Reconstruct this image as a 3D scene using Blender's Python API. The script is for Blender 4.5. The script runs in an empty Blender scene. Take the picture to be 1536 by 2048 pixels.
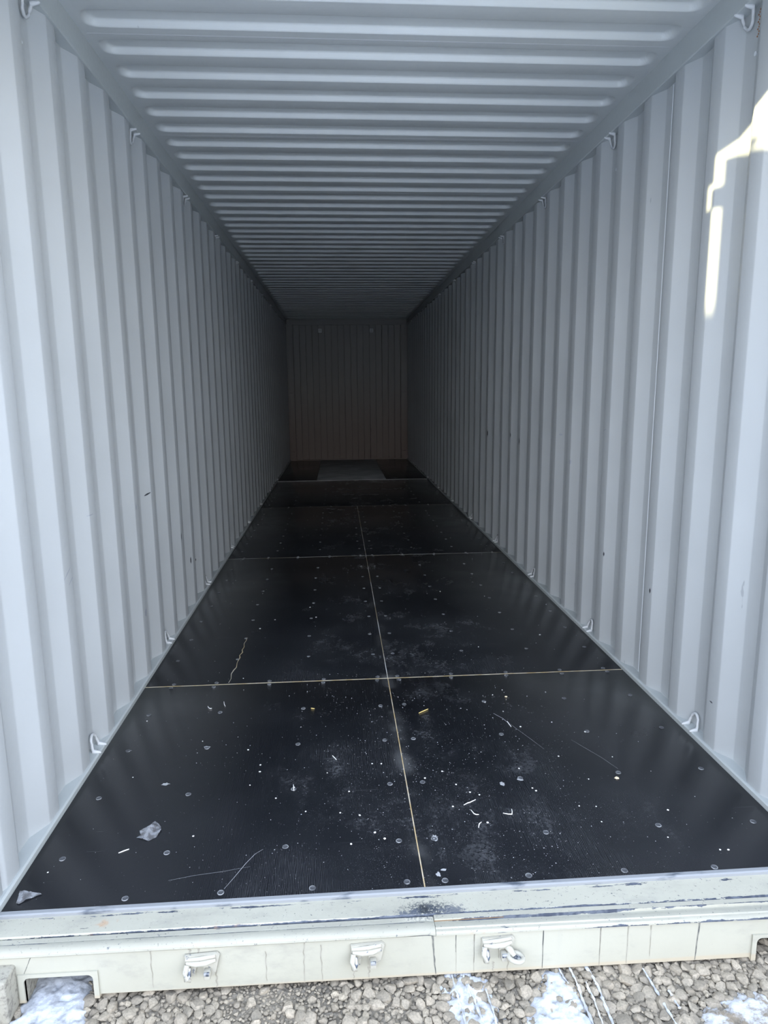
import bpy, bmesh, math, random
import numpy as np
from mathutils import Vector, Matrix, noise
random.seed(7)
rng = np.random.default_rng(11)
sc = bpy.context.scene
col = sc.collection
W, L, H = 2.35, 12.03, 2.755            # inside width, length, height (m)
GZ = -0.168                              # gravel level

# ------------------------------------------------------------------ camera
cam_d = bpy.data.cameras.new('camera'); cam = bpy.data.objects.new('camera', cam_d); col.objects.link(cam)
cam.location = (0.9476, -1.6803, 1.3954)
cam.rotation_euler = (1.3918, 0.0097, -0.0689)
cam_d.sensor_fit = 'HORIZONTAL'; cam_d.sensor_width = 36; cam_d.lens = 1352.95/1536*36
cam_d.clip_start = 0.05; cam_d.clip_end = 300
sc.camera = cam
# ------------------------------------------------------------------ world, sun, exposure
SUN = Vector((1.0, 0.40, -0.142)).normalized()
wd = bpy.data.worlds.new('sky'); sc.world = wd; wd.use_nodes = True
wn = wd.node_tree.nodes; wl = wd.node_tree.links; wn.clear()
tc = wn.new('ShaderNodeTexCoord'); sx = wn.new('ShaderNodeSeparateXYZ'); wl.new(tc.outputs['Generated'], sx.inputs[0])
rp = wn.new('ShaderNodeValToRGB'); wl.new(sx.outputs[2], rp.inputs[0])      # hazy winter sky: pale at the horizon, blue overhead
rp.color_ramp.elements[0].position = 0.0; rp.color_ramp.elements[0].color = (1.0, .97, .94, 1)
rp.color_ramp.elements[1].position = 0.75; rp.color_ramp.elements[1].color = (.58, .69, .90, 1)
e_ = rp.color_ramp.elements.new(.22); e_.color = (.90, .93, 1.0, 1)
bg = wn.new('ShaderNodeBackground'); bg.inputs['Strength'].default_value = 1.0
wo = wn.new('ShaderNodeOutputWorld')
wl.new(rp.outputs[0], bg.inputs[0]); wl.new(bg.outputs[0], wo.inputs[0])
sd = bpy.data.lights.new('sun', 'SUN'); so = bpy.data.objects.new('sun', sd); col.objects.link(so)
sd.energy = 2.6; sd.angle = math.radians(0.6); sd.color = (1.0, 0.87, 0.50)
so.rotation_euler = SUN.to_track_quat('-Z', 'Y').to_euler(); so.location = (-6, -4, 5)
sc.view_settings.view_transform = 'Standard'; sc.view_settings.look = 'None'
sc.view_settings.gamma = 1.0; sc.view_settings.use_curve_mapping = False
sc.view_settings.exposure = 2.48
sc.cycles.max_bounces = 12; sc.cycles.diffuse_bounces = 8; sc.cycles.glossy_bounces = 4
sc.cycles.use_denoising = True

# ------------------------------------------------------------------ material helper
class NT:
    def __init__(s, name):
        s.m = bpy.data.materials.new(name); s.m.use_nodes = True
        s.n = s.m.node_tree.nodes; s.l = s.m.node_tree.links
        s.b = s.n['Principled BSDF']; s._c = None
    def set(s, **k):
        for a, v in k.items():
            i = s.b.inputs[a.replace('_', ' ')]
            if hasattr(v, 'is_output'): s.l.new(v, i)
            elif isinstance(v, tuple) and len(v) == 3: i.default_value = (*v, 1)
            else: i.default_value = v
        return s
    def _in(s, nd, i, v):
        if v is None: return
        if hasattr(v, 'is_output'): s.l.new(v, nd.inputs[i])
        else: nd.inputs[i].default_value = (*v, 1) if (isinstance(v, tuple) and len(v) == 3 and nd.inputs[i].type == 'RGBA') else v
    def pos(s):
        if s._c is None: s._c = s.n.new('ShaderNodeNewGeometry').outputs['Position']
        return s._c
    def sep(s, v=None):
        nd = s.n.new('ShaderNodeSeparateXYZ'); s.l.new(v or s.pos(), nd.inputs[0]); return nd.outputs
    def scale(s, sx, sy, sz, v=None):
        nd = s.n.new('ShaderNodeMapping'); s.l.new(v or s.pos(), nd.inputs[0]); nd.inputs['Scale'].default_value = (sx, sy, sz); return nd.outputs[0]
    def noise(s, sc_, det=3, rough=.5, v=None, dist=0):
        nd = s.n.new('ShaderNodeTexNoise'); s.l.new(v or s.pos(), nd.inputs['Vector'])
        nd.inputs['Scale'].default_value = sc_; nd.inputs['Detail'].default_value = det
        nd.inputs['Roughness'].default_value = rough; nd.inputs['Distortion'].default_value = dist
        return nd.outputs[0]
    def voro(s, sc_, v=None, feat='F1', out='Distance', rnd=1):
        nd = s.n.new('ShaderNodeTexVoronoi'); nd.feature = feat; s.l.new(v or s.pos(), nd.inputs['Vector'])
        nd.inputs['Scale'].default_value = sc_; nd.inputs['Randomness'].default_value = rnd
        return nd.outputs[out]
    def m_(s, op, a, b=None, c=None, clamp=False):
        nd = s.n.new('ShaderNodeMath'); nd.operation = op; nd.use_clamp = clamp
        s._in(nd, 0, a); s._in(nd, 1, b); s._in(nd, 2, c); return nd.outputs[0]
    def ramp(s, v, a, b, lo=0., hi=1.):
        nd = s.n.new('ShaderNodeMapRange'); nd.interpolation_type = 'SMOOTHSTEP'
        s._in(nd, 0, v); nd.inputs[1].default_value = a; nd.inputs[2].default_value = b
        nd.inputs[3].default_value = lo; nd.inputs[4].default_value = hi; return nd.outputs[0]
    def mix(s, f, a, b):
        nd = s.n.new('ShaderNodeMix'); nd.data_type = 'RGBA'
        for i, v in ((0, f), (6, a), (7, b)): s._in(nd, i, v)
        return nd.outputs[2]
    def bump(s, h, st=.3, d=.002, nrm=None):
        nd = s.n.new('ShaderNodeBump'); s.l.new(h, nd.inputs['Height']); nd.inputs['Strength'].default_value = st
        nd.inputs['Distance'].default_value = d
        s.l.new(nd.outputs[0], s.b.inputs['Normal']); return s

M = {}
# cool light grey container paint (inside)
def wall_paint(name, c):
    t = NT(name)
    n1 = t.noise(1.6, 3); n2 = t.noise(55, 3)
    base = t.mix(t.ramp(n1, .3, .7), tuple(x*.955 for x in c), tuple(min(1, x*1.03) for x in c))
    sp = t.ramp(t.noise(38, 2, .4, t.scale(1, 1, .35)), .79, .83)
    base = t.mix(t.m_('MULTIPLY', sp, .35), base, (.10, .11, .13))
    t.set(Base_Color=base, Roughness=t.ramp(n2, .2, .8, .38, .52))
    t.bump(t.noise(22, 4, .55), .12, .004)
    return t.m
M['wall'] = wall_paint('wall_paint', (.425, .450, .462))
M['roof'] = wall_paint('roof_paint', (.50, .528, .53))
M['rail'] = wall_paint('rail_paint', (.425, .458, .46))
M['ring'] = wall_paint('ring_paint', (.50, .52, .535))
t = NT('end_wall_paint_with_reflection'); z = t.sep()
t.set(Base_Color=t.mix(t.ramp(z[2], .2, 2.0), (.225, .185, .17), (.25, .255, .255)), Roughness=.6).bump(t.noise(18, 4), .15, .004)  # browner towards the floor: reddish reflection put into the base colour
M['endwall'] = t.m
t = NT('weld_bead'); t.set(Base_Color=(.66, .70, .74), Roughness=.4).bump(t.noise(90, 2), .3, .002); M['weld'] = t.m
t = NT('scuff_black'); t.set(Base_Color=(.03, .033, .04), Roughness=.7); M['scuff'] = t.m
t = NT('scuff_pale'); t.set(Base_Color=(.33, .35, .40), Roughness=.7); M['scuffpale'] = t.m
t = NT('vent_rust'); t.set(Base_Color=(.36, .16, .07), Roughness=.8); M['vent'] = t.m

# phenolic plywood: near black, glossy, grain ribs along the length, dust
t = NT('black_plywood'); X, Y, Z = t.sep()
dist = t.m_('ABSOLUTE', t.m_('SUBTRACT', X, 1.30))
near = t.ramp(dist, .15, .85, 1, 0)
cloud = t.ramp(t.noise(2.6, 5, .62), .44, .72)
cloud2 = t.m_('MULTIPLY', t.ramp(t.noise(9, 6, .75, t.scale(1, .55, 1)), .42, .75), t.ramp(t.noise(70, 4, .75), .36, .66))
dust = t.m_('MULTIPLY', t.m_('MULTIPLY', cloud, cloud2), t.m_('ADD', t.m_('MULTIPLY', near, .9), .07))
seamd = t.m_('MULTIPLY', t.ramp(t.m_('ABSOLUTE', t.m_('SUBTRACT', X, 1.168)), .0, .055, 1, 0), t.ramp(t.noise(4, 3), .45, .7))
vs = t.voro(95, t.scale(1, 1, .001)); v2 = t.noise(31, 2)
specks = t.m_('MULTIPLY', t.ramp(vs, .06, .13, 1, 0), t.ramp(t.voro(95, t.scale(1, 1, .001), out='Color'), .70, .76))
specks = t.m_('MULTIPLY', specks, t.m_('ADD', t.m_('MULTIPLY', near, t.ramp(t.noise(3.3, 4), .36, .6)), .10))
fine = t.m_('MULTIPLY', t.ramp(t.noise(330, 2, .6), .62, .74), t.m_('ADD', t.m_('MULTIPLY', near, t.ramp(t.noise(5, 4), .4, .62)), .07))
wv = t.n.new('ShaderNodeTexWave'); wv.wave_type = 'BANDS'; wv.bands_direction = 'X'
t.l.new(t.scale(1, .10, .001), wv.inputs[0]); wv.inputs['Scale'].default_value = 62; wv.inputs['Distortion'].default_value = 7.0
wv.inputs['Detail'].default_value = 3; wv.inputs['Detail Scale'].default_value = 1.4; wv.inputs['Detail Roughness'].default_value = .6
grain = wv.outputs['Fac']
gcol = t.m_('MULTIPLY', t.ramp(grain, .55, 1), t.m_('MULTIPLY', t.ramp(t.noise(2.1, 4), .42, .66), t.ramp(dist, .35, 1.05, 1, .1)))
scr = t.ramp(t.noise(7, 3, .6, t.scale(.35, 9, 1)), .67, .74)
scr2 = t.ramp(t.noise(11, 3, .6, t.scale(5, .5, 1)), .70, .76)
c = t.mix(t.m_('MULTIPLY', dust, .75, clamp=True), (.0075, .0085, .011), (.24, .25, .27))
c = t.mix(t.m_('MULTIPLY', gcol, .075), c, (.36, .38, .41))
c = t.mix(t.m_('MULTIPLY', scr, .05), c, (.4, .42, .45))
c = t.mix(t.m_('MULTIPLY', scr2, .035), c, (.4, .42, .45))
c = t.mix(t.m_('MULTIPLY', seamd, .16), c, (.45, .46, .46))
c = t.mix(t.m_('MULTIPLY', fine, .30), c, (.55, .56, .58))
c = t.mix(t.m_('MULTIPLY', specks, .75), c, (.62, .63, .64))
rg = t.m_('ADD', t.ramp(t.noise(4, 4), .3, .7, .20, .27), t.m_('MULTIPLY', dust, .40))
t.set(Base_Color=c, Roughness=rg).bump(t.m_('ADD', t.m_('MULTIPLY', grain, .4), t.m_('MULTIPLY', t.noise(240, 2), .5)), .16, .0010)
t.b.inputs['Specular IOR Level'].default_value = .5
M['ply'] = t.m
t = NT('raw_ply_edge'); t.set(Base_Color=t.mix(t.ramp(t.noise(14, 3), .35, .65), (.50, .36, .17), (.62, .55, .42)), Roughness=.7); M['edge'] = t.m
t = NT('dusty_seam'); t.set(Base_Color=t.mix(t.ramp(t.noise(3.5, 3), .4, .62), (.34, .28, .17), (.62, .62, .60)), Roughness=.8); M['seam'] = t.m
t = NT('screw_grey'); t.set(Base_Color=(.085, .09, .10), Roughness=.5, Metallic=.3); M['screw'] = t.m
t = NT('screw_rim'); t.set(Base_Color=t.mix(t.ramp(t.noise(60, 2), .4, .6), (.07, .075, .085), (.26, .27, .28)), Roughness=.7); M['rim'] = t.m
t = NT('tunnel_steel'); t.set(Base_Color=t.mix(t.ramp(t.noise(3, 4, .6), .3, .7), (.36, .38, .385), (.55, .57, .57)), Roughness=.75).bump(t.noise(60, 3), .2, .002); M['tunnel'] = t.m

# cream outside paint, worn to slate blue primer and black on the sill
def cream(name, kind):
    t = NT(name); X, Y, Z = t.sep()
    base = t.mix(t.ramp(t.noise(2.2, 3), .3, .7), (.345, .34, .285), (.385, .38, .32))
    if kind == 'lip': base = t.mix(.22, base, (.20, .20, .17))
    grime = t.m_('MULTIPLY', t.ramp(t.noise(12, 5, .7, t.scale(.5, 1, 1)), .50, .74), .45)
    base = t.mix(grime, base, (.25, .25, .225))
    pin = t.ramp(t.noise(120, 4, .7), *((.635, .68) if kind != 'fascia' else (.70, .73)))
    base = t.mix(t.m_('MULTIPLY', pin, .8 if kind != 'fascia' else .45), base, (.05, .055, .065))
    if kind in ('ledge', 'lip'):
        w = t.noise(30, 5, .75, t.scale(.30, 1.6, 1))
        if kind == 'ledge':
            edge = t.ramp(t.m_('ABSOLUTE', t.m_('ADD', Y, .0758)), .001, .006, 1.1, 0)
            edge2 = t.ramp(t.m_('ABSOLUTE', t.m_('ADD', Y, .012)), .0, .008, .6, 0)
            e = t.m_('MAXIMUM', edge, edge2)
        else:
            e = t.m_('MAXIMUM', t.ramp(t.m_('ABSOLUTE', t.m_('ADD', Y, .097)), .0, .003, 1.0, 0), t.ramp(Z, -.032, -.024, 1.1, 0))
        wear = t.ramp(t.m_('ADD', w, t.m_('MULTIPLY', e, .235)), .67, .69)
        base = t.mix(wear, base, t.mix(t.ramp(t.noise(40, 2), .4, .6), (.035, .045, .07), (.085, .10, .13)))
        r = t.m_('POWER', t.m_('ADD', t.m_('POWER', t.m_('MULTIPLY', t.m_('SUBTRACT', X, 1.165), 1 / .125), 2), t.m_('POWER', t.m_('MULTIPLY', t.m_('ADD', Y, .058), 1 / .05), 2)), .5)
        fall = t.ramp(r, .1, 1.1, 1, 0)
        sp = t.ramp(t.m_('ADD', t.noise(170, 4, .8), t.m_('MULTIPLY', fall, .22)), .63, .67)
        base = t.mix(t.m_('MULTIPLY', sp, fall), base, (.035, .045, .06))
        r2 = t.m_('POWER', t.m_('ADD', t.m_('POWER', t.m_('MULTIPLY', t.m_('SUBTRACT', X, 1.235), 1 / .07), 2), t.m_('POWER', t.m_('MULTIPLY', t.m_('ADD', Y, .062), 1 / .028), 2)), .5)
        r3 = t.m_('POWER', t.m_('ADD', t.m_('POWER', t.m_('MULTIPLY', t.m_('SUBTRACT', X, 1.115), 1 / .06), 2), t.m_('POWER', t.m_('MULTIPLY', t.m_('ADD', Y, .068), 1 / .022), 2)), .5)
        f2 = t.m_('MAXIMUM', t.ramp(r2, 0, 1, 1, 0), t.ramp(r3, 0, 1, 1, 0))
        sp2 = t.ramp(t.m_('ADD', t.noise(60, 5, .8), t.m_('MULTIPLY', f2, .28)), .62, .72)
        base = t.mix(t.m_('MULTIPLY', sp2, .8), base, (.07, .085, .115))
        r5 = t.m_('POWER', t.m_('ADD', t.m_('POWER', t.m_('MULTIPLY', t.m_('SUBTRACT', X, 1.155), 1 / .022), 2), t.m_('POWER', t.m_('MULTIPLY', t.m_('ADD', Y, .055), 1 / .022), 2)), .5)
        base = t.mix(t.m_('MULTIPLY', t.ramp(r5, .25, 1, 1, 0), t.ramp(t.noise(120, 3, .7), .36, .5)), base, (.02, .025, .03))
        rust = t.m_('MULTIPLY', t.ramp(t.noise(5, 4, .6), .66, .72), t.ramp(t.noise(30, 3), .45, .62))
        base = t.mix(t.m_('MULTIPLY', rust, .55), base, (.42, .22, .10))
    if kind == 'fascia':
        st = t.ramp(t.noise(9, 3, .6, t.scale(3.2, 1, .12)), .58, .72)
        base = t.mix(t.m_('MULTIPLY', st, .22), base, (.34, .34, .30))
        base = t.mix(t.m_('MULTIPLY', t.ramp(Z, -.150, -.144, 1, 0), .30), base, (.45, .33, .20))
    t.set(Base_Color=base, Roughness=t.ramp(t.noise(30, 3), .3, .7, .55, .75))
    t.bump(t.noise(45, 4, .6), .25 if kind != 'fascia' else .12, .003)
    return t.m
M['ledge'] = cream('cream_ledge', 'ledge'); M['lip'] = cream('cream_lip', 'lip'); M['fascia'] = cream('cream_fascia', 'fascia')
t = NT('cream_grimy'); t.set(Base_Color=t.mix(t.ramp(t.noise(70, 4, .7), .45, .68), (.30, .29, .245), (.17, .16, .14)), Roughness=.8).bump(t.noise(70, 3), .3, .003); M['casting'] = t.m
t = NT('cream_hardware'); t.set(Base_Color=t.mix(t.ramp(t.noise(60, 4, .7), .60, .68), (.37, .36, .31), (.09, .11, .15)), Roughness=.7).bump(t.noise(40, 3), .4, .003); M['hard'] = t.m
t = NT('bare_steel_worn'); t.set(Base_Color=t.mix(t.ramp(t.noise(80, 3), .4, .6), (.08, .10, .14), (.45, .47, .50)), Roughness=.4, Metallic=.5); M['bare'] = t.m
t = NT('drip_stain'); t.set(Base_Color=t.mix(t.ramp(t.noise(40, 3), .35, .65), (.07, .075, .075), (.18, .18, .16)), Roughness=.8); M['drip'] = t.m
t = NT('drip_stain_pale'); t.set(Base_Color=t.mix(t.ramp(t.noise(40, 3), .35, .65), (.24, .23, .19), (.31, .30, .26)), Roughness=.8); M['drippale'] = t.m
t = NT('rust_edge'); t.set(Base_Color=(.19, .115, .06), Roughness=.8); M['rust'] = t.m
t = NT('sill_strip'); t.set(Base_Color=t.mix(t.ramp(t.noise(20, 4, .6, t.scale(.3, 1, 1)), .55, .68), (.235, .25, .265), (.07, .085, .11)), Roughness=.55); M['strip'] = t.m
t = NT('gasket_rubber'); t.set(Base_Color=(.02, .02, .022), Roughness=.6); M['rubber'] = t.m

# ground
t = NT('gravel_dirt'); n = t.noise(40, 5, .7)
base = t.mix(t.ramp(n, .3, .7), (.17, .15, .117), (.27, .238, .19))
base = t.mix(t.ramp(t.voro(55), .0, .5), base, (.22, .197, .16))
P = t.sep()
snowy = t.m_('MULTIPLY', t.ramp(t.noise(.55, 5, .6), .30, .42), t.ramp(P[1], -.55, -.8))
base = t.mix(snowy, base, (.78, .81, .86))
t.set(Base_Color=base, Roughness=.9).bump(t.m_('ADD', n, t.voro(55)), .8, .02); M['dirt'] = t.m
def stone(name, a, b):
    t = NT(name); oi = t.n.new('ShaderNodeObjectInfo'); ge = t.n.new('ShaderNodeNewGeometry')
    r = t.m_('ADD', t.m_('MULTIPLY', oi.outputs['Random'], .6), t.m_('MULTIPLY', ge.outputs['Random Per Island'], .4)) if name == 'stone_loose' else ge.outputs['Random Per Island']
    base = t.mix(r, a, b)
    base = t.mix(t.ramp(t.noise(180, 4, .7), .35, .7, 0, .55), base, tuple(x*.6 for x in a))
    t.set(Base_Color=base, Roughness=.85).bump(t.noise(160, 3, .6), .5, .002); return t.m
M['stone'] = stone('stone_loose', (.20, .178, .142), (.42, .368, .29))
M['stone2'] = stone('stone_packed', (.18, .158, .125), (.40, .35, .272))
t = NT('snow'); t.set(Base_Color=t.mix(t.ramp(t.noise(30, 4, .6), .35, .62), (.33, .345, .37), (.54, .57, .62)), Roughness=.7).bump(t.noise(90, 4, .6), .5, .004); M['snow'] = t.m
t = NT('snow_dirty'); t.set(Base_Color=t.mix(t.ramp(t.noise(22, 5, .65), .40, .56), (.20, .17, .13), (.48, .50, .53)), Roughness=.8).bump(t.noise(90, 4, .6), .6, .005); M['snowd'] = t.m
# debris
t = NT('clear_film'); t.set(Base_Color=t.mix(t.ramp(t.noise(55, 3), .4, .6), (.20, .20, .21), (.42, .44, .47)), Roughness=.22, Alpha=.50).bump(t.noise(40, 3), .7, .004); M['film'] = t.m
t = NT('straw_yellow'); t.set(Base_Color=(.72, .56, .22), Roughness=.6); M['straw'] = t.m
t = NT('shaving_white'); t.set(Base_Color=(.75, .75, .74), Roughness=.7); M['white'] = t.m
t = NT('crumb_grey'); t.set(Base_Color=(.42, .43, .45), Roughness=.9); M['crumb'] = t.m
t = NT('chip_tan'); t.set(Base_Color=(.78, .66, .46), Roughness=.7); M['tan'] = t.m
t = NT('chalky_patch'); t.set(Base_Color=(.33, .34, .35), Roughness=.9); M['patch'] = t.m

# ------------------------------------------------------------------ mesh helpers
def link(name, me, mat=None, parent=None):
    o = bpy.data.objects.new(name, me); col.objects.link(o)
    if mat is not None and me is not None and len(me.materials) == 0:
        for m in (mat if isinstance(mat, (list, tuple)) else [mat]): me.materials.append(m)
    if parent is not None: o.parent = parent
    return o
def mesh(name, v, f, smooth=None):
    me = bpy.data.meshes.new(name); me.from_pydata([tuple(p) for p in v], [], [tuple(q) for q in f]); me.update()
    if smooth:
        me.polygons.foreach_set('use_smooth', [True]*len(me.polygons)); me.set_sharp_from_angle(angle=math.radians(smooth))
    return me
def bm_mesh(name, bm, smooth=None):
    me = bpy.data.meshes.new(name); bmesh.ops.recalc_face_normals(bm, faces=bm.faces[:]); bm.to_mesh(me); bm.free()
    if smooth:
        me.polygons.foreach_set('use_smooth', [True]*len(me.polygons)); me.set_sharp_from_angle(angle=math.radians(smooth))
    return me
def add_box(bm, a, b, bev=0, seg=2, mtx=None):
    r = bmesh.ops.create_cube(bm, size=1)['verts']
    for v in r:
        v.co = Vector([(a[i]+b[i])/2 + v.co[i]*(b[i]-a[i]) for i in range(3)])
    if bev:
        es = list({e for v in r for e in v.link_edges})
        g = bmesh.ops.bevel(bm, geom=es, offset=bev, segments=seg, affect='EDGES', profile=.5)
        r = list({v for f in g['faces'] for v in f.verts})
    if mtx is not None:
        vs = set(r)
        for v in vs: v.co = mtx @ v.co
    return r
def box(name, a, b, mat, parent=None, bev=0, smooth=35):
    bm = bmesh.new(); add_box(bm, a, b, bev); return link(name, bm_mesh(name, bm, smooth if bev else None), mat, parent)
def add_tube(bm, pts, r, n=10, cap=True):
    pts = [Vector(p) for p in pts]; rings = []
    rr = r if isinstance(r, (list, tuple)) else [r]*len(pts)
    for i, p in enumerate(pts):
        d = (pts[min(i+1, len(pts)-1)] - pts[max(i-1, 0)]).normalized()
        up = Vector((0, 0, 1)) if abs(d.z) < .9 else Vector((1, 0, 0))
        a = d.cross(up).normalized(); b = d.cross(a)
        rings.append([bm.verts.new(p + rr[i]*(math.cos(2*math.pi*k/n)*a + math.sin(2*math.pi*k/n)*b)) for k in range(n)])
    for i in range(len(rings)-1):
        for k in range(n): bm.faces.new((rings[i][k], rings[i][(k+1) % n], rings[i+1][(k+1) % n], rings[i+1][k]))
    if cap: bm.faces.new(rings[0][::-1]); bm.faces.new(rings[-1])
def empty(name, loc=(0, 0, 0), rz=0):
    o = bpy.data.objects.new(name, None); col.objects.link(o); o.location = loc; o.rotation_euler = (0, 0, rz); o.empty_display_size = .1
    return o
def tag(o, label=None, cat=None, group=None, kind=None):
    if label: o['label'] = label
    if cat: o['category'] = cat
    if group: o['group'] = group
    if kind: o['kind'] = kind
    return o
def structure(o, label, cat='structure'):
    return tag(o, label, cat, None, 'structure')
def extrude_profile(name, prof, axis, lo, hi, mat, parent=None, closed=True, smooth=30, segs=1, warp=None):
    """prof: list of (u,v); axis 'x' -> (t,u,v); 'y' -> (u,t,v); 'z' -> (u,v,t)"""
    V = []; F = []; n = len(prof)
    for j in range(segs+1):
        tt = lo + (hi-lo)*j/segs
        for (u, v) in prof:
            p = {'x': (tt, u, v), 'y': (u, tt, v), 'z': (u, v, tt)}[axis]
            V.append(warp(*p) if warp else p)
    for j in range(segs):
        for i in range(n if closed else n-1):
            a = j*n+i; b = j*n+(i+1) % n; F.append((a, b, b+n, a+n))
    if closed: F.append(tuple(range(n))[::-1]); F.append(tuple(range(segs*n, segs*n+n)))
    bm = bmesh.new(); vs = [bm.verts.new(p) for p in V]
    for f in F: bm.faces.new([vs[i] for i in f])
    return link(name, bm_mesh(name, bm, smooth), mat, parent)

# ------------------------------------------------------------------ side walls
PITCH, DEP, TH = .2886, .036, .002
IN0 = .010                                # inner flats stand 10 mm behind the floor edge
SL, FI = .072, .074                       # slope run, flat run
def wall_profile(y0, y1, phase):
    """(offset outward, y) break points. phase = y where an inner flat starts."""
    pts = []
    k = math.floor((y0-phase)/PITCH) - 1
    while phase + k*PITCH < y1 + PITCH:
        b = phase + k*PITCH
        pts += [(0, b), (0, b+FI), (DEP, b+FI+.070), (DEP, b+PITCH-SL)]
        k += 1
    ys = [p[1] for p in pts]; ds = [p[0] for p in pts]
    out = [(float(np.interp(y0, ys, ds)), y0)] + [p for p in pts if y0 < p[1] < y1] + [(float(np.interp(y1, ys, ds)), y1)]
    return out
def build_wall(name, side, phase, seam0, label):
    root = empty(name, (0 if side < 0 else W, 0, 0)); structure(root, label, 'wall')
    bx = root.location.x
    def xo(d): return side*(IN0+d)
    edges = [.06] + [seam0 + i*PITCH*4 for i in range(20) if seam0 + i*PITCH*4 < L-.2] + [L]
    panels = []
    for a, b in zip(edges[:-1], edges[1:]):
        pr = wall_profile(a, b, phase); n = len(pr); V = []; F = []
        # rounded bends: subdivide near break points
        pts = []
        for i, (d, y) in enumerate(pr):
            if 0 < i < n-1:
                for tt in (-1, 0, 1):
                    q = pr[i-1] if tt < 0 else pr[i+1]
                    if tt == 0:
                        m1 = [(pr[i-1][j]-pr[i][j]) for j in (0, 1)]; m2 = [(pr[i+1][j]-pr[i][j]) for j in (0, 1)]
                        l1 = math.hypot(*m1); l2 = math.hypot(*m2)
                        pts.append((d + .0016*(m1[0]/l1+m2[0]/l2), y + .0016*(m1[1]/l1+m2[1]/l2)))
                    else:
                        l = math.hypot(q[0]-d, q[1]-y); f = min(.0045/l, .45) if l else 0
                        pts.append((d + (q[0]-d)*f, y + (q[1]-y)*f))
            else: pts.append((d, y))
        for (d, y) in pts: V.append((xo(d), y, -.005))
        m = len(pts)
        for (d, y) in pts: V.append((xo(d), y, 2.66))
        for (d, y) in pts: V.append((xo(d+TH), y, -.005))
        for (d, y) in pts: V.append((xo(d+TH), y, 2.66))
        for i in range(m-1):
            F.append((i, i+1, m+i+1, m+i)); F.append((2*m+i, 3*m+i, 3*m+i+1, 2*m+i+1))
        F += [(0, m, 3*m, 2*m), (m-1, 3*m-1, 4*m-1, 2*m-1)]
        bm = bmesh.new(); vs = [bm.verts.new(p) for p in V]
        for f in F: bm.faces.new([vs[i] for i in f])
        p = link('steel_panel', bm_mesh('steel_panel', bm, 12), M['wall'], root); panels.append((p, a, b))
    for s in edges[1:-1]:                    # vertical weld beads where two panels lap
        V = []; F = []; N = 54
        for j in range(N+1):
            zz = .02 + 2.63*j/N; w = .0022*(1+.3*math.sin(j*1.7)); h = .0016
            for dy, dd in ((-w, 0), (0, h), (w, 0)): V.append((xo(DEP-dd-.0002), s+dy, zz))
        for j in range(N):
            for i in range(2): a = j*3+i; F.append((a, a+1, a+4, a+3))
        link('weld_bead', mesh('weld_bead', V, F, 60), M['weld'], root)
    return root, panels, xo
PH_L, PH_R = .372, .330
wl_, panL, xoL = build_wall('wall_left', -1, PH_L, PH_L+PITCH*4-SL-.038, 'corrugated pale grey steel side wall left of the black floor')
wr_, panR, xoR = build_wall('wall_right', 1, PH_R, PH_R+PITCH*4-SL-.055, 'corrugated pale grey steel side wall right of the black floor, with a sunlit patch')

# top and bottom rails of the side walls
def rails():
    for side, nm, tm, lb in ((-1, 'baseboard_left', 'trim_1', 'left'), (1, 'baseboard_right', 'trim_2', 'right')):
        bx = 0 if side < 0 else W
        P = [(bx-side*.0, .001), (bx, .016), (bx+side*.005, .021), (bx+side*.075, .021), (bx+side*.075, -.12), (bx+side*.001, -.12)]
        o = extrude_profile(nm, P, 'y', .0, L, M['rail'], None, True, 20)
        structure(o, 'steel bottom rail along the foot of the %s wall' % lb, 'rail')
        # little fillet weld between wall and rail
        P = [(bx-side*.001, H+.022), (bx-side*.001, 2.659), (bx+side*.003, 2.655), (bx+side*.070, 2.655), (bx+side*.075, 2.660), (bx+side*.075, H+.03), (bx-side*.001, H+.03)]
        o = extrude_profile(tm, P, 'y', .0, L, M['rail'], None, True, 20)
        structure(o, 'square steel top rail between the %s wall and the ceiling' % lb, 'rail')
rails()

# ------------------------------------------------------------------ lashing rings (welded in the outer flats)
RY = [.800 + PITCH*4*k for k in range(10)]
def ring_mesh():
    bm = bmesh.new()                         # local: +x into the room, y along wall, z away from rail
    pts = []
    for k in range(13):
        a = math.pi*k/12
        zz = .052*math.sin(a); pts.append((-.012 - .20*zz, .031*math.cos(a), zz + .006))
    add_tube(bm, pts, .0058, 10)
    return bm_mesh('ring', bm, 60)
def peg_mesh():
    bm = bmesh.new(); add_tube(bm, [(-.013, 0, .006), (-.004, 0, .003), (.012, 0, .001), (.018, 0, -.001)], [.0088, .0085, .006, .003], 8)
    return bm_mesh('weld_foot', bm, 60)
RM, PM = ring_mesh(), peg_mesh(); RM.materials.append(M['ring']); PM.materials.append(M['ring'])
ords = ['nearest the opening', 'second from the opening', 'third from the opening', 'fourth from the opening', 'fifth from the opening', 'sixth from the opening', 'seventh from the opening', 'third from the end wall', 'second from the end wall', 'nearest the end wall']
for side in (-1, 1):
    for top in (0, 1):
        for k, y in enumerate(RY):
            x0 = (-.012 if side < 0 else W+.012)
            r = empty('lashing_ring', (x0, y + (.038 if side < 0 else 0), .021 if not top else 2.655))
            for part, dy in ((RM, 0), (PM, .031), (PM, -.031)):
                p = link('ring' if part is RM else 'weld_foot', part, None, r); p.location = (0, dy, 0)
            r.scale = (-side, 1, -1 if top else 1)
            wn_ = 'left' if side < 0 else 'right'
            tag(r, 'painted steel lashing ring at the %s of the %s wall, %s' % ('top' if top else 'foot', wn_, ords[k]), 'lashing ring',
                'lashing rings along the %s of the %s wall' % ('top' if top else 'foot', wn_))
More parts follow.
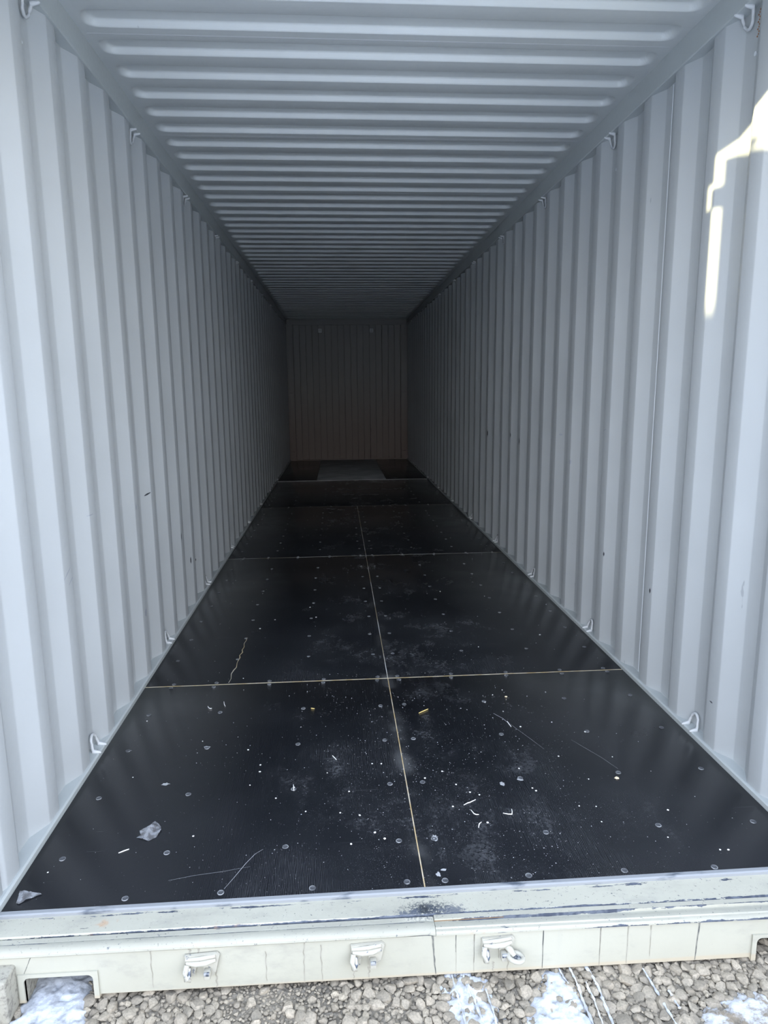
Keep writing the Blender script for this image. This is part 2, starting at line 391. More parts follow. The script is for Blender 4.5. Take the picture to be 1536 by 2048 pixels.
# ventilation holes under the top rings 0..3, small cone plug further down
VM = None
bm = bmesh.new(); bmesh.ops.create_cone(bm, cap_ends=True, segments=8, radius1=.0030, radius2=.0026, depth=.002, matrix=Matrix.Rotation(math.pi/2, 4, 'Y')); VM = bm_mesh('vent_hole', bm); VM.materials.append(M['vent'])
bm = bmesh.new(); bmesh.ops.create_cone(bm, cap_ends=True, segments=10, radius1=.0075, radius2=.004, depth=.008, matrix=Matrix.Rotation(math.pi/2, 4, 'Y')); BM_ = bm_mesh('rivet', bm, 40); BM_.materials.append(M['weld'])
def panel_at(pans, y): return [p for p, a, b in pans if a <= y < b][0]
for side, pans, ph, xo, root in ((-1, panL, PH_L, xoL, wl_), (1, panR, PH_R, xoR, wr_)):
    for k in range(5):
        y = RY[k] + (.038 if side < 0 else 0) - .045
        for i in range(3):
            for j in range(4):
                yy = y - .022 + i*.017; o = link('vent_hole', VM, None, panel_at(pans, yy)); o.location = (xo(0)+side*(DEP-.0014) , yy, 2.56 + j*.022)
                d = float(np.interp(yy, *zip(*[(q[1], q[0]) for q in wall_profile(yy-.3, yy+.3, ph)]))); o.location.x = xo(d) - side*.0008
        yy = y - .004; d = float(np.interp(yy, *zip(*[(q[1], q[0]) for q in wall_profile(yy-.3, yy+.3, ph)])))
        o = link('rivet', BM_, None, panel_at(pans, yy)); o.location = (xo(d) - side*.003, yy, 2.50 - .02*k)

# scuffs on the walls (thin dried marks)
def scuff(side, y, z, ly, lz, mat, tilt=0):
    ph, xo, pans = (PH_L, xoL, panL) if side < 0 else (PH_R, xoR, panR)
    pr = wall_profile(y-.4, y+.4, ph); V = []; F = []; N = 5
    for i in range(N):
        f = i/(N-1)-.5; yy = y + f*ly; zz = z + f*tilt
        d = float(np.interp(yy, [q[1] for q in pr], [q[0] for q in pr])); w = lz*(.5-abs(f)*.6)*(.7+.6*random.random())
        V += [(xo(d) - side*.0006, yy, zz-w), (xo(d) - side*.0006, yy, zz+w)]
    for i in range(N-1): a = 2*i; F.append((a, a+1, a+3, a+2))
    link('scuff_mark', mesh('scuff_mark', V, F), M[mat], panel_at(pans, y))
for a in [(1, 1.215, .477, .012, .028, 'scuff'), (1, 1.769, .514, .008, .03, 'scuff'), (1, 1.84, 1.172, .05, .006, 'scuffpale', -.015), (1, 3.52, .99, .02, .05, 'scuff'),
          (1, 4.66, .98, .02, .07, 'scuff'), (1, 3.80, 1.02, .02, .05, 'scuff'), (1, 3.40, 1.05, .03, .02, 'scuffpale'), (-1, 1.79, .885, .04, .010, 'scuff', .01), (-1, 1.543, .859, .01, .03, 'scuffpale'),
          (-1, 2.40, .53, .012, .05, 'scuff'), (-1, 2.66, .318, .01, .05, 'scuff'), (-1, .69, .77, .06, .006, 'scuffpale', .03), (-1, .72, .74, .05, .005, 'scuffpale', .025),
          (-1, .96, .93, .05, .004, 'scuffpale'), (-1, 2.2, .40, .05, .008, 'scuffpale', .02), (-1, 2.9, .26, .02, .03, 'scuff'), (-1, 1.57, .33, .03, .05, 'scuffpale'), (1, .66, .20, .02, .006, 'scuff'),
          (1, 2.35, .95, .015, .03, 'scuffpale'), (1, 2.6, 1.1, .03, .012, 'scuffpale')]: scuff(*a)

# ------------------------------------------------------------------ ceiling: 12 pressed roof panels, five ridges each
ceil = empty('ceiling', (0, 0, 0)); structure(ceil, 'pale grey steel ceiling pressed with cross ridges', 'ceiling')
RP = .2122
def roof_panel(y0, y1):
    ridges = [1.020 + RP*k for k in range(-5, 60)]
    hw = .0625; R = .05; D = .024; x0, x1 = .034, W-.034
    xs = list(np.concatenate([[-.03, .01, x0-.004], np.linspace(x0, x0+.05, 9), [x0+.075, .5, W/2, W-.5, x1-.075], np.linspace(x1-.05, x1, 9), [x1+.004, W-.01, W+.03]]))
    ys = set([y0, y1])
    off = [-.127, -.122, -.117, -.108, -.098, -.088, -.0665, -.045, -.030, -.020, -.014, -.010, -.006, -.003, -.001, .002, .02]
    for r in ridges:
        for o_ in off:
            if y0 < r+o_ < y1: ys.add(round(r+o_, 5))
    ys = sorted(ys)
    def h(x, y):
        best = 0
        for r in ridges:
            if not (r-.14 < y < r+.01): continue
            cy = r-.064; hy = .0625
            # rounded rectangle distance (inside positive)
            qx = abs(x-W/2)-((x1-x0)/2-R); qy = abs(y-cy)-(hy-R)
            sd_ = R-(math.hypot(max(qx, 0), max(qy, 0))+min(max(qx, qy), 0))
            wd_ = .013 if y > cy else .034
            if qx > 0: wd_ = wd_ + (.03-wd_)*min(1, qx/R) if wd_ < .03 else wd_
            f = max(0, min(1, sd_/wd_)); best = max(best, D*(f*f*(3-2*f)))
        return best
    V = [(x, y, H + h(x, y)) for y in ys for x in xs]; nx = len(xs)
    F = [(j*nx+i, (j+1)*nx+i, (j+1)*nx+i+1, j*nx+i+1) for j in range(len(ys)-1) for i in range(nx-1)]
    link('roof_panel', mesh('roof_panel', V, F, 60), M['roof'], ceil)
seams = [.06, .218] + [1.278 + 1.059*k for k in range(11)]
seams = [s for s in seams if s < L-.05]
for a, b in zip(seams, seams[1:] + [L]): roof_panel(a, b)
for s in seams[2:]:
    V = []; F = []
    for j in range(41):
        x = .02 + (W-.04)*j/40; w = .0040*(1+.2*math.sin(j*2.3))
        V += [(x, s-w, H-.0002), (x, s, H-.0016), (x, s+w, H-.0002)]
    for j in range(40):
        for i in range(2): a = j*3+i; F.append((a, a+3, a+4, a+1))
    link('weld_bead', mesh('weld_bead', V, F, 60), M['ring'], ceil)

# ------------------------------------------------------------------ end wall
wb = empty('wall_back', (0, L, 0)); structure(wb, 'dark corrugated end wall closing the far end', 'wall')
prof = []; x = .115; k = 0; dd = .018
pts = [(.115, 0)]
xs_ = np.linspace(.125, W-.125, 18)
for i in range(17):
    a, b = xs_[i], xs_[i+1]; d = 0 if i % 2 == 0 else dd
    pts += [(a-.007, .062), (a+.007, .062), (a+.009, d), (b-.009, d)]
V = [(x, d-.0+.0, z) for z in (.02, H-.10) for (x, d) in pts]; n = len(pts)
F = [(i, i+1, n+i+1, n+i) for i in range(n-1)]
pts.append((xs_[-1], .056))
V = [(x, d, z) for z in (.02, H-.10) for (x, d) in pts]; n = len(pts); F = [(i, i+1, n+i+1, n+i) for i in range(n-1)]
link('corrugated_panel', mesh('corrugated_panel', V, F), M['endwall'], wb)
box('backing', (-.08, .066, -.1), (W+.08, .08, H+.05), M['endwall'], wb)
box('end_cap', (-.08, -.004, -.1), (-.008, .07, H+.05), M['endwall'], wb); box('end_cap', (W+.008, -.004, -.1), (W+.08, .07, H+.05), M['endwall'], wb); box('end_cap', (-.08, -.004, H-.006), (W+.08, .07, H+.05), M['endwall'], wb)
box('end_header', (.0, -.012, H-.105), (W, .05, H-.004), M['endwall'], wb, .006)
box('end_sill', (.0, -.008, .0), (W, .05, .022), M['endwall'], wb, .003)
for x0, x1 in ((-.01, .118), (W-.118, W+.01)):
    box('corner_post', (x0, -.012, .0), (x1, .05, H-.09), M['endwall'], wb, .006)
    for zz in (.16, 1.33, 2.44):
        box('post_bracket', (x0+.03, -.028, zz), (x1-.035, -.010, zz+.022), M['endwall'], wb, .004)
for x in (.649, 1.658):
    e = empty('vent_grille', (x, L-.004, 2.505)); tag(e, 'small square slotted vent high on the dark end wall, %s of the pair' % ('left one' if x < 1 else 'right one'), 'vent', 'vents high on the end wall')
    bm = bmesh.new(); add_box(bm, (-.034, -.012, 0), (.034, .006, .072), .003); link('plate', bm_mesh('plate', bm, 35), M['weld'], e)
    for j in range(3): box('slot', (-.024, -.0135, .016+.018*j), (.024, -.011, .022+.018*j), M['scuff'], e)

# ------------------------------------------------------------------ floor
fl = empty('floor', (0, 0, 0)); structure(fl, 'black plywood sheet floor with pale joints and screw heads', 'floor')
XS = 1.168; JY = [1.438, 3.947, 6.470, 8.875]; G = .0021
box('sub_floor', (0, .0, -.10), (W, L, -.030), M['rubber'], fl)
rows = [(0.012, JY[0])] + [(JY[i], JY[i+1]) for i in range(3)]
sheets = []
for i, (a, b) in enumerate(rows):
    g1 = (0, .0046, .0052, .0052)[i]; g2 = (.0046, .0052, .0052, .0026)[i]
    for (xa, xb) in ((.0005, XS-G), (XS+G, W-.0005)):
        if i == 3: xa, xb = (xa, XS-.0002) if xa < 1 else (XS+.0002, xb)
        s = box('plywood_sheet', (xa, a+g1, -.028), (xb, b-g2, 0), M['ply'], fl, .0008); sheets.append((s, xa, xb, a, b))
for (xa, xb) in ((.0005, .605), (1.702, W-.0005)):
    s = box('plywood_sheet', (xa, JY[3]+.012, -.028), (xb, L-.01, 0), M['ply'], fl, .0008); sheets.append((s, xa, xb, JY[3], L))
box('tunnel_plate', (.608, JY[3]+.012, -.028), (1.699, L-.01, .003), M['tunnel'], fl, .001)
box('cross_strip', (.001, JY[3]-.001, -.02), (W-.001, JY[3]+.011, .0045), M['tunnel'], fl, .001)
for i, j in enumerate(JY[:3]):
    jw = .0046 if i == 0 else .0052
    box('joint_strip', (.002, j-jw, -.02), (W-.002, j+jw, -.0009), M['edge'] if i == 0 else M['seam'], fl)
for (a, b) in rows[:3]:
    box('joint_strip', (XS-.0017, a+.004, -.02), (XS+.0017, b-.004, -.0012), M['edge'] if a < 1 else M['seam'], fl)
# screw heads
bm = bmesh.new()
prof = [(0, .0004), (.0032, .0004), (.0036, .0009), (.0066, .0011), (.0076, .0010), (.0082, .0016), (.0093, .0014), (.0100, .0)]
rings = []
for (r, z_) in prof:
    rings.append([bm.verts.new((r*math.cos(2*math.pi*k/14), r*math.sin(2*math.pi*k/14), z_)) for k in range(14)] if r else [bm.verts.new((0, 0, z_))])
for i in range(len(rings)-1):
    A, B = rings[i], rings[i+1]
    for k in range(14):
        f = bm.faces.new((A[0], B[k], B[(k+1) % 14]) if len(A) == 1 else (A[k], B[k], B[(k+1) % 14], A[(k+1) % 14]))
        f.material_index = 1 if i >= 4 else 0
SM = bm_mesh('screw_head', bm, 50); SM.materials.append(M['screw']); SM.materials.append(M['rim'])
def screw(x, y):
    for (s, xa, xb, a, b) in sheets:
        if xa <= x <= xb and a <= y <= b:
            o = link('screw_head', SM, None, s); o.location = (x+random.uniform(-.006, .006), y+random.uniform(-.004, .004), 0); o.rotation_euler.z = random.random()*6; return
jx = [.13, .333, .593, .855, 1.115, 1.222, 1.485, 1.756, 2.036, 2.26]
ix = [.09, .400, .764, 1.114, 1.222, 1.585, 1.951, 2.27]
for x in (.33, .59, .854, 1.118, 1.229, 1.480, 1.755, 2.03): screw(x, .036-.006*(x-1))
for y in (.224, .533, .845, 1.149):
    for x in ix: screw(x, y)
for j in JY[:3]:
    for x in jx: screw(x, j-.021); screw(x, j+.021)
y = 1.75
while y < 8.7:
    if min(abs(y-j) for j in JY) > .12:
        for x in ix: screw(x, y)
    y += .307
for x in jx: screw(x, JY[3]-.03)
# cracked veneer line in the second left sheet
crk = [(.393, 1.452), (.398, 1.50), (.390, 1.56), (.396, 1.607), (.404, 1.64), (.399, 1.70), (.404, 1.77), (.398, 1.80), (.408, 1.84), (.401, 1.876), (.406, 1.92), (.399, 1.97), (.405, 2.02), (.403, 2.066)]
V = []; F = []
for i, (x, y) in enumerate(crk):
    w = .0011+.0022*random.random()*(1 if 2 < i < 10 else .4); V += [(x-w, y, .0004), (x, y, .0012), (x+w, y, .0004)]
for i in range(len(crk)-1):
    for k in range(2): a = 3*i+k; F.append((a, a+1, a+4, a+3))
link('crack', mesh('crack', V, F), M['seam'], sheets[2][0])
# long scratches
def ribbon(name, pts, w, mat, parent, z=.0003):
    V = []; F = []
    for i, p in enumerate(pts):
        a = Vector(pts[max(i-1, 0)]); b = Vector(pts[min(i+1, len(pts)-1)]); d = (b-a).normalized(); n_ = Vector((-d.y, d.x))
        ww = w*(.35+.65*math.sin(math.pi*(i+.5)/len(pts)))
        V += [(p[0]-n_.x*ww, p[1]-n_.y*ww, z), (p[0]+n_.x*ww, p[1]+n_.y*ww, z)]
    for i in range(len(pts)-1): a = 2*i; F.append((a, a+1, a+3, a+2))
    return link(name, mesh(name, V, F), mat, parent)
ribbon('scratch', [(.597, .053), (.62, .10), (.645, .155), (.668, .195), (.69, .215)], .0007, M['patch'], sheets[0][0])
ribbon('scratch', [(.43, .10), (.50, .115), (.58, .125), (.66, .14)], .0004, M['patch'], sheets[0][0])
ribbon('scratch', [(1.641, .953), (1.66, .90), (1.70, .80), (1.73, .72)], .0004, M['patch'], sheets[1][0])
ribbon('scratch', [(1.60, 1.03), (1.63, .98), (1.645, .93)], .0010, M['patch'], sheets[1][0])
ribbon('scratch', [(1.86, .78), (1.90, .70), (1.93, .64), (1.96, .56)], .0004, M['patch'], sheets[1][0])

# ------------------------------------------------------------------ door sill
sill = empty('trim_3', (0, 0, 0)); structure(sill, 'worn cream painted steel door sill across the front of the floor', 'door sill')
def tilt(x, y, z): return (x, y*(1+.045*(x-1.17)/1.17*(1 if y < -.02 else 0)), z - .010*max(0, (x-1.0))*min(1, max(0, -y/.12)) + .004*max(0, (1.0-x))*min(1, max(0, -y/.12)))
def bent(x, y, z):
    g = math.exp(-((x-1.145)/.05)**2)
    if y < -.085: y += .007*g*(1 if x < 1.17 else .2); z -= .004*g
    return tilt(x, y, z)
extrude_profile('floor_edge_strip', [(.012, -.03), (.012, .0022), (.0, .0022), (-.004, -.0005), (-.004, -.03)], 'x', -.02, W+.02, M['strip'], sill)
extrude_profile('ledge', [(-.004, -.0085), (-.072, -.0095), (-.0755, -.0125), (-.0775, -.03), (-.004, -.03)], 'x', -.12, W+.12, M['ledge'], sill, segs=60, warp=bent)
cut = 1.178
extrude_profile('lip_bar', [(-.0782, -.028), (-.0782, -.0145), (-.080, -.0125), (-.094, -.0125), (-.0962, -.0150), (-.098, -.0118), (-.104, -.0098), (-.118, -.0100), (-.127, -.0128), (-.132, -.0175), (-.133, -.0225), (-.130, -.0265), (-.12, -.0285)],
                'x', -.12, cut, M['lip'], sill, segs=60, warp=bent)
extrude_profile('lip_bar', [(-.0782, -.028), (-.0782, -.0095), (-.080, -.0075), (-.095, -.0075), (-.0965, -.0150), (-.100, -.0152), (-.106, -.0125), (-.118, -.0125), (-.121, -.0150), (-.128, -.0160), (-.133, -.0200), (-.1335, -.0245), (-.130, -.0275), (-.12, -.0285)],
                'x', cut+.001, W+.12, M['lip'], sill, segs=60, warp=tilt)
box('rust_line', (cut, -.0978, -.0143), (cut+.19, -.0958, -.0132), M['rust'], sill)
# fascia with fork-lift style recesses at both ends
def fascia_outline():
    zt, zb, zn = -.0275, -.150, -.087
    xl0, xl1 = .112, .286; xr0, xr1 = W-.282, W-.108; r = .014
    def arc(cx, cz, a0, a1): return [(cx+r*math.cos(math.radians(a0+(a1-a0)*i/5)), cz+r*math.sin(math.radians(a0+(a1-a0)*i/5))) for i in range(6)]
    P = [(-.12, zt), (-.12, -.165), (xl0, -.165)]
    P += arc(xl0+r, zn-r, 180, 90) + arc(xl1-r, zn-r, 90, 0) + [(xl1, -.156), (xl1+.014, -.156), (xl1+.016, zb)]
    P += [(xr0-.016, zb), (xr0-.014, -.156), (xr0, -.156)] + arc(xr0+r, zn-r, 180, 90) + arc(xr1-r, zn-r, 90, 0) + [(xr1, -.165), (W+.12, -.165), (W+.12, zt)]
    return P
P = fascia_outline()
bm = bmesh.new(); A = [bm.verts.new(tilt(x, -.1245, z_)) for x, z_ in P]; B = [bm.verts.new(tilt(x, -.116, z_)) for x, z_ in P]
fA = bm.faces.new(A); fB = bm.faces.new(B[::-1])
for i in range(len(P)): j = (i+1) % len(P); bm.faces.new((A[i], A[j], B[j], B[i]))
bm.normal_update(); bmesh.ops.triangulate(bm, faces=[fA, fB])
link('fascia', bm_mesh('fascia', bm), M['fascia'], sill)
for (x0, x1) in ((.112, .286), (W-.282, W-.108)):         # raised flange bar round each recess
    r = .014; zn = -.087; o_ = .013
    inner = [(x0, -.158)] + [(x0+r-r*math.sin(math.radians(90-i*18)), zn-r+r*math.cos(math.radians(90-i*18))) for i in range(6)] + [(x1-r+r*math.sin(math.radians(i*18)), zn-r+r*math.cos(math.radians(i*18))) for i in range(6)] + [(x1, -.158)]
    outer = [(x0-o_, -.158)] + [(x0-o_, zn+o_-.0)]*6 + [(x1+o_, zn+o_)]*6 + [(x1+o_, -.158)]
    outer[1:7] = [(x0-o_, zn-r+(r+o_-.003)*i/5) for i in range(6)]; outer[7:13] = [(x1+o_, zn+o_-.003-(r+o_-.003)*i/5) for i in range(6)]
    V = []; F = []; n = len(inner)
    for yy in (-.1295, -.118):
        V += [tilt(a, yy, b) for a, b in inner] + [tilt(a, yy, b) for a, b in outer]
    for i in range(n-1):
        F += [(i, i+1, n+i+1, n+i), (i, 2*n+i, 2*n+i+1, i+1), (n+i, n+i+1, 3*n+i+1, 3*n+i)]
    F += [(0, n, 3*n, 2*n), (n-1, 3*n-1, 4*n-1, 2*n-1)]
    bm = bmesh.new(); vs = [bm.verts.new(p) for p in V]
    for f in F: bm.faces.new([vs[i] for i in f])
    link('recess_flange', bm_mesh('recess_flange', bm), M['fascia'], sill)
    box('recess_side', (x0-.006, -.118, -.165), (x0, .10, zn), M['casting'], sill)
    box('recess_side', (x1, -.118, -.15), (x1+.006, .10, zn), M['casting'], sill)
    box('recess_top', (x0, -.118, zn), (x1, .10, zn+.006), M['casting'], sill)
# drip stains and cracks running down the fascia
def drip(x, z0, z1, w, mat, wob=.002, lean=0):
    V = []; F = []; N = 9; yf = -.1250
    for i in range(N):
        f = i/(N-1); zz = z0+(z1-z0)*f; xx = x+lean*f+random.uniform(-wob, wob); ww = w*(1-.55*f)*(.8+.4*random.random())
        V += [tilt(xx-ww, yf, zz), tilt(xx+ww, yf, zz)]
    for i in range(N-1): a = 2*i; F.append((a, a+2, a+3, a+1))
    link('drip_stain', mesh('drip_stain', V, F), M[mat], sill)
for a in [(1.170, -.028, -.149, .0028, 'drip', .0008, .009), (1.233, -.028, -.085, .0012, 'drip', .0005), (1.234, -.05, -.149, .0008, 'drippale', .0006), (1.282, -.029, -.149, .0015, 'drippale', .0006), (1.283, -.03, -.12, .0007, 'drip', .0004),
          (1.470, -.03, -.149, .0016, 'drip', .0004), (1.628, -.03, -.149, .0018, 'drippale', .0004), (1.6275, -.03, -.12, .0008, 'drip', .0004), (1.704, -.03, -.149, .0018, 'drippale', .0006), (1.768, -.03, -.13, .0018, 'drippale', .0006),
          (1.903, -.03, -.149, .0024, 'drip', .0006, -.006), (.535, -.03, -.05, .004, 'drippale'), (.558, -.03, -.045, .003, 'drippale'), (.60, -.10, -.149, .003, 'drippale'), (.96, -.10, -.149, .0025, 'drippale'), (1.0, -.115, -.149, .003, 'drippale'),
          (.83, -.03, -.149, .002, 'drippale'), (.875, -.04, -.149, .002, 'drippale'), (.73, -.05, -.14, .0016, 'drippale'), (1.335, -.12, -.149, .003, 'drippale'), (1.375, -.10, -.149, .0022, 'drippale'), (.435, -.03, -.14, .0016, 'drippale'),
          (.135, -.028, -.056, .0010, 'drip', .0003, -.012), (.123, -.056, -.088, .0009, 'drip', .0003, -.014)]: drip(*a)
# corner castings
def casting(x0, x1, nm_label):
    bm = bmesh.new(); add_box(bm, (x0, -.178, -.166), (x1, -.02, -.044), .007, 3)
    o = link('trim_4' if x0 < 0 else 'trim_5', bm_mesh('casting', bm, 35), M['casting']); structure(o, nm_label, 'corner casting')
    return o
casting(-.085, .094, 'grimy cream corner casting block at the foot of the left corner')
casting(W-.094, W+.085, 'grimy cream corner casting block at the foot of the right corner')

# ------------------------------------------------------------------ lock keepers on the fascia
def keeper(x, label, flip=False, loop=False):
    z = -.072 - (.010*max(0, x-1.0)) ; e = empty('lock_keeper', (x, -.1255, z)); tag(e, label, 'lock keeper', 'door lock keepers on the door sill')
    s = -1 if flip else 1
    # pad, blended: trapezoid plate with raised rim
    P = [(-.044, .030), (.040, .034), (.047, .026), (.036, -.022), (.020, -.038), (.004, -.036), (.004, .002), (-.014, .002), (-.020, -.030), (-.038, -.034), (-.045, -.024)]
    bm = bmesh.new()
    A = [bm.verts.new((s*a, .001, b)) for a, b in P]; Bv = [bm.verts.new((s*a*.97, -.006, b*.97)) for a, b in P]
    for i in range(len(P)): j = (i+1) % len(P); bm.faces.new((A[i], A[j], Bv[j], Bv[i]))
    f = bm.faces.new(Bv); bm.normal_update(); bmesh.ops.triangulate(bm, faces=[f])
    link('base_plate', bm_mesh('base_plate', bm, 30), M['hard'], e)
    bm = bmesh.new(); add_tube(bm, [(-.038*s, -.008, .012), (-.012*s, -.014, .013), (.014*s, -.014, .015), (.036*s, -.008, .017)], [.005, .0075, .0075, .005], 10); link('bridge_bar', bm_mesh('bridge_bar', bm, 60), M['hard'], e)
    bm = bmesh.new(); add_tube(bm, [(-.040*s, -.006, .020), (0, -.010, .025), (.036*s, -.006, .027)], [.005, .006, .005], 8); link('top_rim', bm_mesh('top_rim', bm, 60), M['hard'], e)
    # left hook horn
    bm = bmesh.new(); add_tube(bm, [(-.036*s, -.010, .008), (-.039*s, -.020, -.006), (-.036*s, -.026, -.020), (-.028*s, -.020, -.030)], [.0075, .008, .007, .004], 10); link('hook', bm_mesh('hook', bm, 60), M['hard'], e)
    bm = bmesh.new(); add_tube(bm, [(-.030*s, -.014, .002), (-.029*s, -.024, -.012), (-.030*s, -.027, -.018)], [.004, .0045, .002], 8); link('worn_face', bm_mesh('worn_face', bm, 60), M['bare'], e)
    # right socket block
    bm = bmesh.new(); add_box(bm, (.006, -.026, -.028), (.024, -.002, -.006), .004, 2)
    if flip:
        for v in bm.verts: v.co.x *= -1
    link('socket_block', bm_mesh('socket_block', bm, 35), M['hard'], e)
    box('worn_face', (min(s*.008, s*.022), -.0275, -.014), (max(s*.008, s*.022), -.022, -.0045), M['bare'], e, .001)
    if loop:
        pts = [(.044+.020*math.cos(a), -.026+.016*math.sin(a), -.014-.004*math.cos(a)) for a in [2*math.pi*k/16 for k in range(17)]]
        bm = bmesh.new(); add_tube(bm, pts, .0062, 10, False); link('eye_loop', bm_mesh('eye_loop', bm, 60), M['hard'], e)
        bm = bmesh.new(); add_tube(bm, [(.020, -.006, .008), (.032, -.014, -.002), (.040, -.024, -.012)], [.008, .009, .008], 10); link('eye_arm', bm_mesh('eye_arm', bm, 60), M['hard'], e)
        bm = bmesh.new(); add_tube(bm, [(.044, -.026, -.016), (.044, -.026, -.024)], [.015, .014], 12); link('eye_floor', bm_mesh('eye_floor', bm, 60), M['bare'], e)
    return e
keeper(.566, 'cream door lock keeper on the left part of the sill, nearest the floor-level recess')
keeper(.996, 'cream door lock keeper on the sill left of the dark central crack')
keeper(1.345, 'cream door lock keeper with a round eye loop, right of the central crack', loop=True)

# ------------------------------------------------------------------ front frame: corner posts, header
for side, nm, lb in ((-1, 'trim_6', 'left'), (1, 'trim_7', 'right')):
    bx = 0 if side < 0 else W
    o = box(nm, (min(bx+side*.013, bx+side*.12), .0, -.05), (max(bx+side*.013, bx+side*.12), .062, H+.03), M['wall'], None, .003); structure(o, 'steel corner post on the %s side of the opening' % lb, 'post')
    HZ = [.08, .55, 1.10, 1.62, 2.43]; zs = [-.03] + [v for h_ in HZ for v in (h_-.045, h_+.045)] + [H]
    for za, zb in zip(zs[0::2], zs[1::2]):
        if zb > za: box('post_lip', (min(bx+side*.013, bx+side*.05), -.036, za), (max(bx+side*.013, bx+side*.05), .0, zb), M['wall'], o)
o = box('trim_8', (-.12, -.012, 2.556), (W+.12, .07, H+.05), M['fascia'], None, .006); structure(o, 'steel door header above the opening', 'beam')
# door leaves, swung open past the frame
def door_leaf(name, hinge, ang, mirror, label):
    e = empty(name, hinge, 0); structure(e, label, 'door'); s = -1 if mirror else 1
    e.rotation_euler = (0, 0, ang)
    Hd = 2.567; Ld = 1.17
    def bx_(nm, a, b, mt, bev=.003, par=e):
        a = list(a); b = list(b)
        if mirror: a[0], b[0] = -b[0], -a[0]
        return box(nm, a, b, mt, par, bev)
    # frame
    bx_('door_frame', (.0, -.05, 0), (.10, .0, Hd), M['fascia']); bx_('door_frame', (Ld-.10, -.05, 0), (Ld, 0, Hd), M['fascia'])
    bx_('door_frame', (.10, -.05, 0), (Ld-.10, 0, .10), M['fascia']); bx_('door_frame', (.10, -.05, Hd-.10), (Ld-.10, 0, Hd), M['fascia'])
    # corrugated sheet (horizontal swages)
    pr = [(-.012, .10)]; z_ = .10
    while z_ < Hd-.14:
        pr += [(-.012, z_+.14), (-.045, z_+.19), (-.045, z_+.33), (-.012, z_+.38)]; z_ += .38
    pr = [(u, min(v, Hd-.10)) for u, v in pr if v < Hd-.10] + [(-.012, Hd-.10)]
    pr2 = pr + [(u+.003, v) for u, v in pr[::-1]]
    extrude_profile('door_sheet', pr2, 'x', -(Ld-.09) if mirror else .09, -.09 if mirror else Ld-.09, M['fascia'], e)
    bx_('gasket', (.004, .0, .01), (Ld-.004, .008, .03), M['rubber']); bx_('gasket', (.004, .0, Hd-.03), (Ld-.004, .008, Hd-.010), M['rubber'])
    for xx in (.50, .88):
        bm = bmesh.new(); add_tube(bm, [(s*xx, -.072, .02), (s*xx, -.072, Hd-.02)], .017, 12); link('lock_rod', bm_mesh('lock_rod', bm, 60), M['fascia'], e)
        bm = bmesh.new(); add_tube(bm, [(s*xx, -.072, Hd-.03), (s*xx, -.072, Hd+.018), (s*(xx+.014), -.078, Hd+.046), (s*(xx+.038), -.07, Hd+.052), (s*(xx+.05), -.055, Hd+.036)], [.014, .015, .014, .012, .009], 10)
        link('cam_end', bm_mesh('cam_end', bm, 60), M['hard'], e)
        for zz in (.35, 1.25, 2.1): bx_('rod_guide', (xx-.035, -.095, zz), (xx+.035, -.045, zz+.05), M['hard'])
    for zz in (.08, .55, 1.10, 1.62, 2.43):
        lug = [(.06, .012), (-.03, .055)] if not mirror else [(.06, .012), (-.03, .055)]
        bm = bmesh.new(); add_tube(bm, [(-s*.012, -.03, zz-.035), (-s*.012, -.03, zz+.035)], .016, 10); link('hinge_pin', bm_mesh('hinge_pin', bm, 60), M['hard'], e)
        bx_('hinge_blade', (-.012, -.02, zz-.03), (.07, -.005+.008, zz+.03), M['hard'])
    return e
dl = door_leaf('door_1', (-.103, -.162, 0), -math.radians(136.5), False, 'left cargo door leaf swung open outside the opening')
dr = door_leaf('door_2', (W+.103, -.162, 0), math.radians(136.5), True, 'right cargo door leaf swung open outside the opening')
# hinge lugs welded on the posts (they interrupt the light gap)
for side, bx in ((-1, 0), (1, W)):
    for zz in (.08, .55, 1.10, 1.62, 2.43):
        o = box('hinge_lug', (min(bx+side*.056, bx+side*.115), -.165, zz-.036), (max(bx+side*.056, bx+side*.115), -.062, zz+.036), M['hard'], bpy.data.objects['trim_6' if side < 0 else 'trim_7'], .006)

# ------------------------------------------------------------------ ground
gnd = empty('ground', (0, 0, 0)); structure(gnd, 'gravel ground with thin snow in front of the container', 'ground')
N = 60; S = 30.
V = []; F = []
gx = np.concatenate([-np.geomspace(60, 1.6, 14), np.linspace(-1.5, 4, 90), np.geomspace(4.2, 60, 14)]); gy = np.concatenate([-np.geomspace(60, 1.6, 14), np.linspace(-1.5, .6, 50), np.geomspace(.8, 60, 14)])
for y in gy:
    for x in gx: V.append((x, y, GZ - (.007 if (-1.2 < x < 3.6 and -.9 < y < .3) else .012) + .004*noise.noise(Vector((x*5, y*5, 0)))))
nx = len(gx); F = [(j*nx+i, j*nx+i+1, (j+1)*nx+i+1, (j+1)*nx+i) for j in range(len(gy)-1) for i in range(nx-1)]
link('dirt', mesh('dirt', V, F, 80), M['dirt'], gnd)
